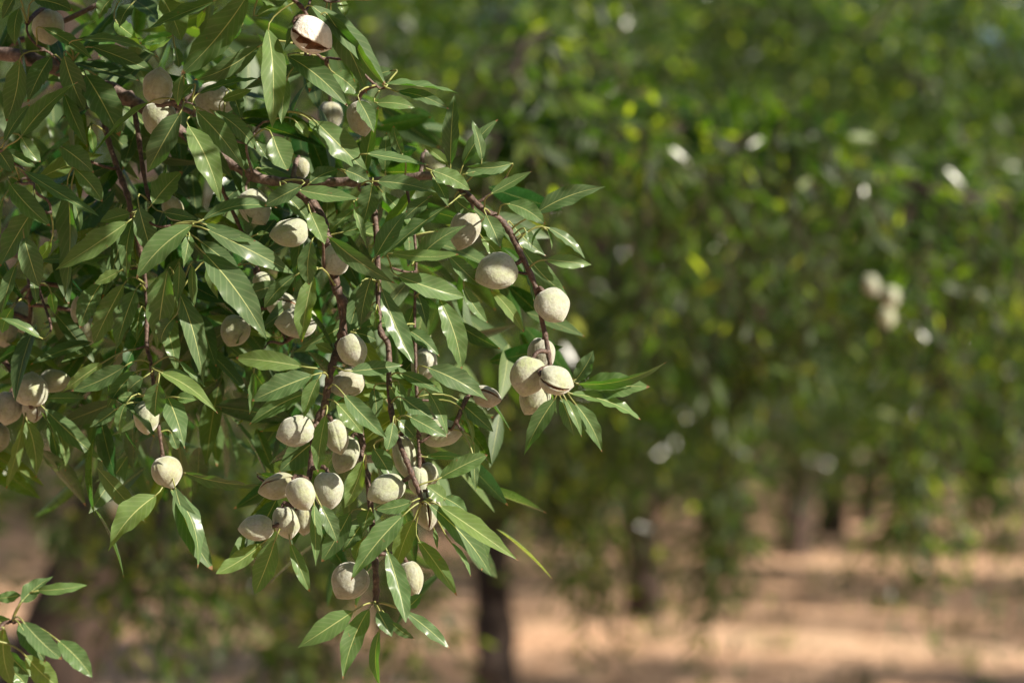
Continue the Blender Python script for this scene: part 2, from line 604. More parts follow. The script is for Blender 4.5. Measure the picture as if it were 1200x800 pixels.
def orchard_tree(x, y, variant, rz, scale, label, group=None, shear=None):
    root = tag(new_obj("almond_tree", None, None, (x, y, 0)), label, "tree", group)
    root.rotation_euler.z = rz
    root.scale = (scale, scale, scale)
    w, c = VARIANTS[variant]
    new_obj("trunk", w, root)
    new_obj("crown", c, root)
    return root


def build_orchard():
    rng = random.Random(5)
    special = {(0, -1): "dark leaning almond tree trunk behind the hanging fruit branch, foliage around it",
               (0, 0): "almond tree whose dark upright trunk shows below the almond cluster, on sunlit soil",
               (0, 1): "almond tree with slim trunk half hidden by low leaves, second along its row",
               (0, 2): "almond tree with broad dark trunk rising from banded sun and shade",
               (0, 4): "far almond tree with thin bare trunk standing clear on bright soil"}
    for row in (-3, -2, -1, 0, 1, 2, 3, 4):
        for k in range(-6, 16):
            x = -0.1 + 6.0 * row + ROW_STEP[0] * k
            y = 14.0 + ROW_STEP[1] * k + (0.7 if row % 2 else 0.0)
            if row == 0 and k == -2:
                continue                                   # built below, with its own branches
            if row == 1 and k == -2:
                continue                                   # built below
            if row == 1 and k == -3:
                continue                                   # a gap in the row
            if row == 0 and k == -3:
                continue                                   # the near tree, built below
            half = abs(y) * 0.2118
            if x < -half - (2.6 if k >= 0 else 10) or x > half + (10.0 if k < 8 else 5):
                continue
            if row == 1 and k == -1:
                x, y = 4.6, 10.2
            if (row == 1 and k in (-4, 0, 2, 4, 5, 7, 8)) or (row == 2 and k in (2, 3, 5, 6)):
                continue                                   # a gap in the row
            if math.hypot(x, y) < 3.4 or (k < 0 and -3 <= row < 0 and y > 5):
                continue
            if row == 1 and k in (0,):
                x += 0.6
            if (row, k) == (0, -1):
                x, y = -2.0, 9.0
            if (row, k) == (0, 0):
                x -= 0.1
            x += rng.uniform(-0.12, 0.12)
            y += rng.uniform(-0.15, 0.15)
            if row == 0:
                lab = "almond tree further along the row of the dark upright trunk, crown merging with its neighbours"
            elif row == -1:
                lab = "almond tree in the next row back from the leaning trunk, seen between branches"
            elif row == 1:
                lab = "almond tree in the row across the sunlit alley, its crown out of focus"
            elif row < -1:
                lab = "distant almond tree several rows behind the leaning trunk, soft foliage only"
            else:
                lab = "distant almond tree in the rows beyond the sunlit alley, soft foliage only"
            lab = special.get((row, k), lab)
            var, rot, scl = rng.randrange(4), rng.uniform(0, 6.28), rng.uniform(0.92, 1.1)
            if k >= 1 and row >= 0:
                var = (1, 3)[k % 2]
            if k >= 2:
                scl *= 1.2 if k == 2 else 1.38
            if (row, k) == (1, -1):
                var, scl = 0, 1.25  # tree put back, enlarged and moved to shade the background
            if (row, k) == (0, -1):
                var, rot, scl = 4, 0.0, 1.0
            orchard_tree(x, y, var, rot, scl, lab,
                         "almond trees in rows")


build_orchard()
for (x_, y_, v_, r_, s_) in ((5.3, 11.9, 0, 0.3, 0.62), (6.2, 15.7, 2, 1.3, 0.62), (7.6, 20.4, 0, 2.2, 0.7), (9.3, 27.0, 2, 0.4, 0.75)):  # small trees outside the view, sized to throw narrow shadow bands
    orchard_tree(x_, y_, v_, r_, s_, "small unseen almond tree, added to cast a shadow band on the soil", "trees added for shadow bands")
for (x_, y_, v_, r_) in ((8.2, 52.0, 2, 0.7), (11.0, 54.5, 0, 2.1), (13.8, 57.0, 2, 4.0), (16.6, 59.5, 0, 5.1)):
    orchard_tree(x_, y_, v_, r_, 1.45, "almond tree in the short row that closes the end of the sunlit alley", "trees closing the alley")


# ------------------------------------------------------------------ mid-distance trees whose sprays reach into the picture
def spray(acc, wood, pts, rng, r0=0.010, twigs=26, tl=(0.14, 0.30), nleaf=11, droop=0.55, Lr=(0.042, 0.068), spread=0.9):
    pp = smooth_path(pts, 8)
    tube(wood, pp, np.linspace(r0, 0.003, len(pp)), 6, 0, 0.08, rng)
    seg = np.gradient(pp, axis=0)
    for k in range(twigs):
        i = int(rng.uniform(0.08, 1.0) * (len(pp) - 1))
        dr = nrm(seg[i]) * 0.8 + rng.normal(size=3) * spread + [0, 0, -0.15]
        L = rng.uniform(*tl)
        st = pp[i]
        acc.append(twig_leaves(st, dr, L, nleaf, rng, droop, Lr))
        dd = nrm(dr)
        q = np.array([st, st + dd * L * 0.5 - [0, 0, droop * L * 0.25], st + dd * L - [0, 0, droop * L]])
        tube(wood, q, [0.003, 0.002, 0.0012], 4, 0)
    return pp


def finish_tree(root, base, acc, wood, fine=True, extra=None):
    B, D, NV, L, W = (np.concatenate([a[i] for a in acc]) for i in range(5))
    rng = np.random.default_rng(2)
    V, T, U = leaf_cards(B, D, NV, L, W, 0.16, rng.uniform(0.0, 0.07, len(B)), fine)
    new_obj("trunk", wood.mesh("mid_tree_wood", [M_BARK], base), root)
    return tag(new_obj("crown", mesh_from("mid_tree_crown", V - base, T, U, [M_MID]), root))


def trunk_with_scaffold(wood, base, rng, tops):
    crotch = base + [rng.normal() * 0.05, rng.normal() * 0.05, 0.85]
    tube(wood, smooth_path([base - [0, 0, 0.05], (base + crotch) / 2 + [0.03, 0, 0], crotch], 5),
         np.interp(np.linspace(0, 1, 11), [0, 0.12, 1], [0.21, 0.16, 0.145]), 12, 0, 0.05, rng)
    out = []
    for tp in tops:
        m = crotch * 0.5 + np.asarray(tp) * 0.5 + [0, 0, 0.35]
        pp = smooth_path([crotch - [0, 0, .04], m, tp], 8)
        tube(wood, pp, np.linspace(0.07, 0.010, len(pp)), 9, 0, 0.06, rng)
        out.append(pp)
    return out


def clumps(acc, wood, anchors, rng, centres, ntwig=16, nleaf=30):
    for ctr in centres:
        ctr = np.asarray(ctr, float)
        a = anchors[np.argmin(np.linalg.norm(anchors - ctr, axis=1))]
        pp = smooth_path([a, (a + ctr) / 2 + [0, 0, 0.2], ctr], 5)
        tube(wood, pp, np.linspace(0.008, 0.004, len(pp)), 5, 0)
        anchors = np.vstack([anchors, pp[2:]])
        for k in range(ntwig):
            st = ctr + rng.normal(size=3) * 0.22
            dr = rng.normal(size=3) * 0.7 + [0, 0, 0.05]
            acc.append(twig_leaves(st, dr, rng.uniform(0.3, 0.55), nleaf, rng, rng.uniform(0.3, 0.9)))


ALMONDS_MID = []      # filled once the almond meshes exist


def build_tree_right():
    """tree to the right whose sunlit limb arches across behind the near branch"""
    rng = np.random.default_rng(101)
    base = np.array([3.6, 6.9, 0.0])
    root = tag(new_obj("almond_tree", None, None, base),
               "almond tree reaching in with a sunlit arching limb and a few blurred pale almonds", "tree", "almond trees in rows")
    wood, acc = MB(), []
    tops = [P(1260, 225, 5.26), base + [-0.2, 0.9, 2.9], base + [0.9, -0.3, 2.8], base + [0.2, -1.1, 2.6]]
    sc_ = trunk_with_scaffold(wood, base, rng, tops)
    # the arching limb, tapering to the left
    limb = [P(1260, 225, 5.26), P(1160, 235, 5.04), P(1020, 205, 4.82), P(880, 165, 4.59), P(760, 150, 4.37), P(640, 155, 4.14), P(560, 160, 4.03)]
    spray(acc, wood, limb, rng, 0.015, 228, (0.14, 0.34), 12, 0.8)
    spray(acc, wood, [P(1180, 235, 6.16), P(1130, 260, 5.60), P(1060, 300, 5.04), P(1035, 345, 4.76)], rng, 0.006, 87, (0.08, 0.2), 9)
    for q in ([P(880, 400, 6.30), P(850, 560, 7.00), P(830, 700, 7.28)], [P(1120, 400, 6.02), P(1090, 520, 6.72), P(1070, 620, 7.00)],
              [P(740, 420, 6.16), P(700, 560, 7.00), P(690, 690, 7.42)], [P(1190, 420, 7.28), P(1170, 500, 7.70), P(1150, 570, 7.84)]):
        spray(acc, wood, q, rng, 0.006, 64, (0.12, 0.3), 10)
    spray(acc, wood, [P(1020, 205, 6.02), P(960, 250, 6.02), P(900, 330, 6.16), P(880, 400, 6.30)], rng, 0.010, 57, (0.12, 0.3), 10)
    spray(acc, wood, [P(1230, 225, 6.44), P(1180, 270, 5.88), P(1150, 330, 5.88), P(1120, 400, 6.02)], rng, 0.010, 49, (0.12, 0.3), 10)
    spray(acc, wood, [P(880, 165, 5.74), P(800, 230, 5.88), P(760, 320, 6.02), P(740, 420, 6.16)], rng, 0.010, 57, (0.12, 0.3), 10)
    spray(acc, wood, [P(700, 152, 5.32), P(660, 60, 5.04), P(625, 40, 4.76), P(600, 90, 4.62)], rng, 0.007, 38, (0.1, 0.22), 8, 1.0)
    spray(acc, wood, [P(1160, 235, 6.30), P(1100, 120, 7.28), P(1000, 40, 7.84), P(880, 10, 8.12)], rng, 0.012, 83, (0.15, 0.4), 12)
    spray(acc, wood, [P(760, 150, 5.46), P(720, 60, 6.16), P(690, -30, 6.72)], rng, 0.009, 45, (0.15, 0.35), 11)
    anchors = np.concatenate(sc_ + [np.array(limb)])
    cs = [base + rng.normal(size=3) * [0.9, 0.8, 0.6] + [0.1, 0.6, 2.6] for _ in range(16)]
    cs += [P(1190, 330, 7.70), P(1120, 420, 8.12), P(1190, 480, 8.40), P(1000, 60, 8.40), P(1150, 60, 7.84), P(1080, 400, 8.40), P(1180, 10, 9.10), P(1060, 20, 9.80), P(900, 0, 9.24), P(820, 60, 9.52), P(760, 10, 8.68), P(1190, 150, 8.68), P(1190, 30, 10.50), P(1120, 70, 10.50), P(1200, 100, 9.80), P(1000, 90, 10.08), P(940, 120, 10.36)]
    clumps(acc, wood, anchors, rng, cs)
    finish_tree(root, base, acc, wood)
    return root, base


def build_tree_left():
    """next tree along the near row: its limbs hang behind the near branch"""
    rng = np.random.default_rng(202)
    base = np.array([-2.25, 5.7, 0.0])
    root = tag(new_obj("almond_tree", None, None, base),
               "blurred almond tree directly behind the fruiting branch, low leafy shoots lit pale green", "tree", "almond trees in rows")
    wood, acc = MB(), []
    tops = [P(150, 40, 6.24), P(420, 120, 6.48), base + [-0.8, 0.2, 2.8], base + [0.2, 1.0, 2.9], P(120, 330, 6.00)]
    sc_ = trunk_with_scaffold(wood, base, rng, tops)
    spray(acc, wood, [P(120, 330, 6.00), P(170, 480, 5.28), P(190, 620, 4.68), P(205, 730, 4.44)], rng, 0.008, 39, (0.1, 0.22), 9, 1.0)
    spray(acc, wood, [P(150, 430, 6.00), P(300, 520, 6.00), P(360, 620, 6.00), P(380, 740, 6.12)], rng, 0.010, 63, (0.12, 0.3), 10, 0.9)
    spray(acc, wood, [P(420, 120, 6.48), P(520, 180, 6.24), P(560, 300, 6.12), P(600, 420, 6.24)], rng, 0.012, 60, (0.15, 0.35), 11)
    spray(acc, wood, [P(420, 120, 6.48), P(560, 90, 6.72), P(700, 130, 6.96), P(800, 220, 7.20)], rng, 0.012, 75, (0.15, 0.35), 12)
    spray(acc, wood, [P(600, 420, 6.24), P(640, 520, 6.48), P(640, 600, 6.60)], rng, 0.006, 33, (0.1, 0.25), 9)
    for q in ([P(170, 480, 5.3), P(250, 600, 5.2), P(290, 720, 5.3)], [P(300, 520, 6.0), P(340, 640, 5.6), P(320, 770, 5.6)],
              [P(150, 430, 6.0), P(130, 560, 5.4), P(160, 700, 5.2)], [P(300, 520, 6.0), P(430, 620, 6.0), P(470, 740, 6.1)]):
        spray(acc, wood, q, rng, 0.006, 40, (0.1, 0.26), 9, 0.6)
    anchors = np.concatenate(sc_)
    cs = [base + rng.normal(size=3) * [0.8, 0.7, 0.6] + [-0.1, 0.4, 2.6] for _ in range(14)]
    cs += [P(60, 200, 6.72), P(200, 260, 6.96), P(350, 330, 7.20), P(480, 60, 7.20), P(260, 80, 6.72), P(60, 420, 6.72), P(480, 420, 7.44), P(260, 430, 7.20), P(420, 0, 7.92), P(560, 20, 8.16), P(640, 10, 7.80), P(480, 220, 7.92), P(620, 260, 8.40), P(330, 0, 7.68)]
    clumps(acc, wood, anchors, rng, cs)
    finish_tree(root, base, acc, wood)
    return root, base


TREE_R, TREE_R_BASE = build_tree_right()
TREE_L, TREE_L_BASE = build_tree_left()


# ------------------------------------------------------------------ almonds
def almond_mesh(name, seed, kind):
    """felted hull, long axis +Z (tip up), suture along +Y; kind whole / split / open"""
    rng = np.random.default_rng(seed)
    nu, nv = 40, 28
    ph = rng.uniform(0, 6.28, 6)
    V, U = [], []
    for i in range(nv + 1):
        th = math.pi * i / nv                       # 0 = stalk end (bottom), pi = tip
        z = -math.cos(th)
        for j in range(nu):
            # finer angular steps round the suture
            a0 = 2 * math.pi * j / nu
            a = a0 - 0.55 * math.sin(a0)             # a = 0 is +Y
            r = math.sin(th) ** 0.92
            r *= 1 - 0.10 * z                         # fuller at the stalk end
            if z > 0.35:
                r *= 1 - 0.42 * ((z - 0.35) / 0.65) ** 2
            x = r * math.sin(a) * (0.80 + 0.02 * math.sin(ph[0]))
            y = r * math.cos(a)
            lump = 1 + 0.022 * math.sin(2 * a + 3 * z + ph[1]) + 0.018 * math.sin(3 * a - 4 * z + ph[2]) + 0.012 * math.sin(5 * a + 6 * z + ph[3])
            x, y = x * lump, y * lump
            zz = z * (1.0 + 0.03 * math.sin(a + ph[4]))
            aw = math.atan2(math.sin(a), math.cos(a))
            prof = max(0.0, 1 - (z * 0.92) ** 4)
            if kind == 'whole':
                g = math.exp(-(aw / 0.075) ** 2) * 0.045 * prof
                y -= g
            else:
                half = (0.10 if kind == 'split' else 0.42) * prof * (0.75 + 0.3 * math.sin(1.7 * z + ph[5]))
                if abs(aw) < half and half > 0.02:
                    dep = (0.30 if kind == 'split' else 0.55) * (1 - (abs(aw) / half) ** 4)
                    x, y = x * (1 - dep * 0.5), y * (1 - dep)
                elif abs(aw) < half + 0.25:
                    lip = math.exp(-((abs(aw) - half - 0.06) / 0.07) ** 2)
                    y += 0.05 * lip * prof
                    x += math.copysign(0.03 * lip * prof, aw)
            if th < 0.35:
                zz += 0.10 * math.cos(th / 0.35 * math.pi / 2) # stalk dimple
            V.append((x, y, zz))
            U.append((j / nu, i / nv))
    T, MI = [], []
    for i in range(nv):
        for j in range(nu):
            k = (j + 1) % nu
            p, q, r, s = i * nu + j, i * nu + k, (i + 1) * nu + k, (i + 1) * nu + j
            a0 = 2 * math.pi * (j + 0.5) / nu
            a = a0 - 0.55 * math.sin(a0)
            aw = math.atan2(math.sin(a), math.cos(a))
            z = -math.cos(math.pi * (i + 0.5) / nv)
            prof = max(0.0, 1 - (z * 0.92) ** 4)
            mi = 0
            if kind != 'whole':
                half = (0.10 if kind == 'split' else 0.42) * prof * (0.75 + 0.3 * math.sin(1.7 * z + ph[5]))
                if abs(aw) < half * 0.98 and half > 0.02:
                    mi = 1
            T += [(p, r, q), (p, s, r)]
            MI += [mi, mi]
    # small dry stigma point at the tip and a stub of stalk
    mb = MB()
    V = np.array(V) * [1, 1, 1]
    mb.add(V, np.array(T), U)
    mb.m[-1] = np.array(MI)
    tube(mb, [[0, 0, 0.95], [0.02, 0.01, 1.07]], [0.05, 0.008], 6, 1)
    tube(mb, [[0, 0, -0.82], [0, 0, -1.02]], [0.13, 0.09], 8, 2)
    return mb


ALM = {}
for kind, seeds in (("whole", (1, 2, 3, 4)), ("split", (5, 6)), ("open", (7,))):
    ALM[kind] = [almond_mesh("almond_" + kind, s, kind).mesh("almond_hull", [M_HULL, M_INNER, M_TWIG]) for s in seeds]
ALM["white"] = [almond_mesh("almond_white", 9, "open").mesh("almond_hull", [M_PALE, M_INNER, M_TWIG])]


def place_almond(parent, pw, px, py, wide, high_, ang, kind, dist, spin=0.0, toward=0.0, rng=RNG, label=None):
    """wide = size along the axis (photo px), high_ = across; ang = direction of the tip in the picture (0 right, 90 down)"""
    c = P(px, py, dist)
    la, sa = wide * dist / FPX / 2, high_ * dist / FPX / 2
    a = math.radians(ang)
    ax = nrm(RGT * math.cos(a) - UPV * math.sin(a) - FWD * toward)
    fwd = -FWD + ax * (FWD @ ax)
    fwd = nrm(fwd)
    side = np.cross(fwd, ax)
    s = math.radians(spin)
    Y = fwd * math.cos(s) + side * math.sin(s)
    X = np.cross(Y, ax)
    from mathutils import Matrix
    R = Matrix((Vector(X), Vector(Y), Vector(ax))).transposed()
    me = ALM[kind][rng.randrange(len(ALM[kind]))]
    o = new_obj("almond", me, parent)
    o.rotation_euler = R.to_euler()
    # apparent width comes from X (0.84) and Y (1.0)
    app = math.hypot(0.82 * math.cos(s), 1.0 * math.sin(s))
    k = sa / app
    o.scale = (k, k, la / 1.0)
    o.location = tuple(c - np.asarray(pw))
    if label:
        o["label"] = label
    return c, c - ax * la * 0.95, o


# pale blurred almonds on the two mid-distance trees
for (px, py, w, h, an, d) in ((1022, 334, 26, 21, 70, 4.6), (1044, 349, 27, 22, 95, 4.55), (1040, 372, 25, 20, 80, 4.6),
                              (1124, 243, 24, 19, 100, 5.9), (1143, 267, 24, 19, 60, 5.9)):
    place_almond(TREE_R, TREE_R_BASE, px, py, w, h, an, "whole", d, RNG.uniform(-60, 60))
for (px, py, w, h, an, d) in ((250, 512, 32, 26, 80, 4.2), (283, 454, 24, 20, 60, 4.6), (244, 487, 28, 22, 110, 4.4), (140, 590, 30, 26, 90, 4.3)):
    place_almond(TREE_L, TREE_L_BASE, px, py, w, h, an, "whole", d, RNG.uniform(-60, 60))

# ------------------------------------------------------------------ the near tree: limbs, shoots, leaves and almonds
NEAR_BASE = np.array([-3.2, 1.5, 0.0])
NEAR = tag(new_obj("almond_tree", None, None, NEAR_BASE),
           "near almond tree with sharp green leaves and felted grey-green almonds on drooping branches", "tree")

# shoots: points (photo px, px, cm behind the plane of focus), widths in px at start and end
CH = {
    "main": ([(-60, 60, 14), (10, 64, 10), (50, 74, 8), (95, 93, 8), (130, 104, 7), (160, 122, 6), (205, 150, 5), (260, 186, 4), (305, 209, 3), (350, 214, 3), (405, 213, 2), (450, 212, 2), (500, 206, 1), (535, 217, 0)], 21, 9),
    "tip": ([(535, 217, 0), (567, 246, -1), (585, 256, -1), (597, 271, -1), (607, 291, -2), (617, 311, -2), (628, 338, -2), (635, 375, -2), (640, 397, -2), (645, 430, -2)], 9, 6),
    "upper": ([(-40, 70, 16), (30, 45, 12), (85, 20, 9), (118, 3, 8), (170, -30, 6)], 8, 6),
    "top": ([(-60, -80, 10), (100, -60, 4), (230, -40, 0), (320, -15, -3), (350, 5, -4), (362, 22, -4)], 11, 4),
    "drop_a": ([(118, 100, 8), (122, 140, 6), (127, 165, 5), (140, 203, 4), (150, 231, 3), (155, 256, 3), (166, 300, 4), (172, 350, 4), (172, 402, 2), (176, 421, 1), (180, 450, 1), (186, 500, 0), (191, 535, 0)], 8, 4.5),
    "drop_b": ([(155, 120, 6), (161, 150, 5), (167, 195, 4), (175, 238, 3)], 8, 5),
    "drop_c": ([(240, 172, 4), (255, 210, 4), (266, 234, 5), (281, 266, 6), (300, 310, 6), (318, 352, 6), (335, 400, 5)], 6, 4),
    "centre": ([(330, 213, 3), (368, 240, 2), (385, 285, 1), (391, 323, 0), (396, 343, -1), (405, 361, -1), (402, 386, -1), (397, 405, -1), (390, 426, -2), (385, 448, -2), (381, 472, -2), (372, 493, -2), (367, 520, -2), (365, 538, -2), (362, 562, -2)], 14, 7),
    "second": ([(430, 212, 2), (440, 260, 1), (443, 320, 1), (445, 384, 0), (455, 405, 0), (456, 450, -1), (460, 493, -2), (467, 516, -3), (475, 536, -4), (483, 556, -4), (491, 576, -4), (494, 588, -4)], 8, 6),
    "third": ([(396, 343, 0), (412, 430, 2), (424, 515, 2), (423, 532, 2), (430, 556, 1), (436, 610, 0), (440, 665, -2), (441, 692, -2), (440, 706, -2)], 8, 8),
    "fourth": ([(475, 210, 1), (487, 290, 0), (486, 380, 0), (490, 500, -1), (491, 534, -1)], 3.5, 4),
    "left": ([(-60, 300, 20), (25, 300, 14), (34, 322, 13), (36, 362, 12), (30, 400, 12)], 8, 6),
    "left_low": ([(-70, 390, 22), (-10, 410, 14), (6, 425, 12), (20, 443, 11), (30, 470, 10)], 9, 6),
    "left_top": ([(-60, 150, 14), (0, 178, 8), (18, 190, 6), (40, 215, 5)], 8, 5),
    "right_top": ([(362, 22, -4), (400, 60, -3), (440, 100, -2), (452, 103, -2)], 4, 3),
    "sprig": ([(-90, 830, -22), (-40, 790, -16), (0, 735, -12), (10, 729, -11), (14, 727, -11)], 6, 3.5),
}
GROUPS = [  # one branch object each: shoots it is made of, label
    (("main", "upper", "left_top"), "knobbly grey-brown limb carrying the drooping shoots"),
    (("tip",), "reddish shoot ending in a cluster of pale almonds and a leaf rosette"),
    (("top", "right_top"), "leafy shoot bearing the white burst hull"),
    (("drop_a",), "long thin shoot ending in a single almond with three leaves below"),
    (("drop_b", "drop_c"), "thin dark shoots among shaded leaves"),
    (("centre",), "thick drooping shoot strung with almonds, dark and pale ones at its end"),
    (("second", "fourth"), "reddish drooping shoot with almonds and a fan of leaves at its end"),
    (("third",), "dark shoot ending lowest of all, two almonds and six leaves"),
    (("left", "left_low"), "shaded shoot with a clump of grey almonds at the edge of the tree"),
    (("sprig",), "low leafy sprig without fruit"),
]
W2M = FOCUS / FPX


def chain_pts(key):
    pts, w0, w1 = CH[key]
    p = smooth_path([P(x, y, FOCUS + d / 100) for x, y, d in pts], 6)
    return p, np.linspace(w0, w1, len(p)) * W2M * 0.44


BR = []       # dicts: obj origin, MB, skeleton points
SK_P, SK_B, SK_R = [], [], []
nrng = np.random.default_rng(77)
for keys, lab in GROUPS:
    mb = MB()
    org = None
    for key in keys:
        p, r = chain_pts(key)
        if org is None:
            org = p[0]
        # swollen nodes and spurs
        rr = r * (1 + 0.22 * np.maximum(0, np.sin(np.arange(len(p)) * 1.7 + len(key))))
        tube(mb, p, rr, 9, 0, 0.07, nrng)
        SK_P.append(p)
        SK_B += [len(BR)] * len(p)
        SK_R.append(r)
    BR.append({"org": org, "mb": mb, "label": lab})
SK_P = np.concatenate(SK_P)
SK_B = np.array(SK_B)
SK_R = np.concatenate(SK_R)

# trunk and the off-picture limbs that carry the shoots
trunk_mb = MB()
crot = NEAR_BASE + [0.08, 0.02, 0.85]
tube(trunk_mb, smooth_path([NEAR_BASE - [0, 0, .05], NEAR_BASE + [0.02, 0, .4], crot], 6),
     np.interp(np.linspace(0, 1, 13), [0, 0.12, 1], [0.22, 0.17, 0.15]), 14, 0, 0.05, nrng)
LIMB = smooth_path([crot, [-2.4, 1.55, 1.75], [-1.5, 1.8, 2.15], [-0.9, 1.95, 2.05], P(-60, 60, FOCUS + .14)], 8)
tube(trunk_mb, LIMB, np.linspace(0.09, 0.009, len(LIMB)), 10, 0, 0.05, nrng)


def offpic(key, r):
    a = P(*CH[key][0][0][:2], FOCUS + CH[key][0][0][2] / 100)
    i = np.argmin(np.linalg.norm(LIMB - a - [0.35, 0, 0], axis=1))
    b = LIMB[max(0, min(i - 4, len(LIMB) - 6))]
    pp = smooth_path([b, (a + b) / 2 + [0, 0, 0.10], a], 6)
    tube(trunk_mb, pp, np.linspace(r * 2, r, len(pp)), 8, 0, 0.05, nrng)


for k_ in ("upper", "top", "left", "left_low", "left_top"):
    offpic(k_, CH[k_][1] * W2M * 0.5)
sp0 = P(-90, 830, FOCUS - .22)
pp = smooth_path([crot + [0, 0, -0.1], [-1.8, 1.45, 1.25], sp0], 8)
tube(trunk_mb, pp, np.linspace(0.03, 0.002, len(pp)), 8, 0, 0.05, nrng)
for tp in ([-3.6, 0.9, 3.4], [-3.3, 2.3, 3.5], [-2.2, 1.6, 3.5], [-1.0, 1.5, 3.0]):
    pp = smooth_path([crot, (crot + np.array(tp)) / 2 + [0, 0, .3], tp], 8)
    tube(trunk_mb, pp, np.linspace(0.085, 0.02, len(pp)), 8, 0, 0.05, nrng)
new_obj("trunk", trunk_mb.mesh("near_trunk", [M_BARK], NEAR_BASE), NEAR)


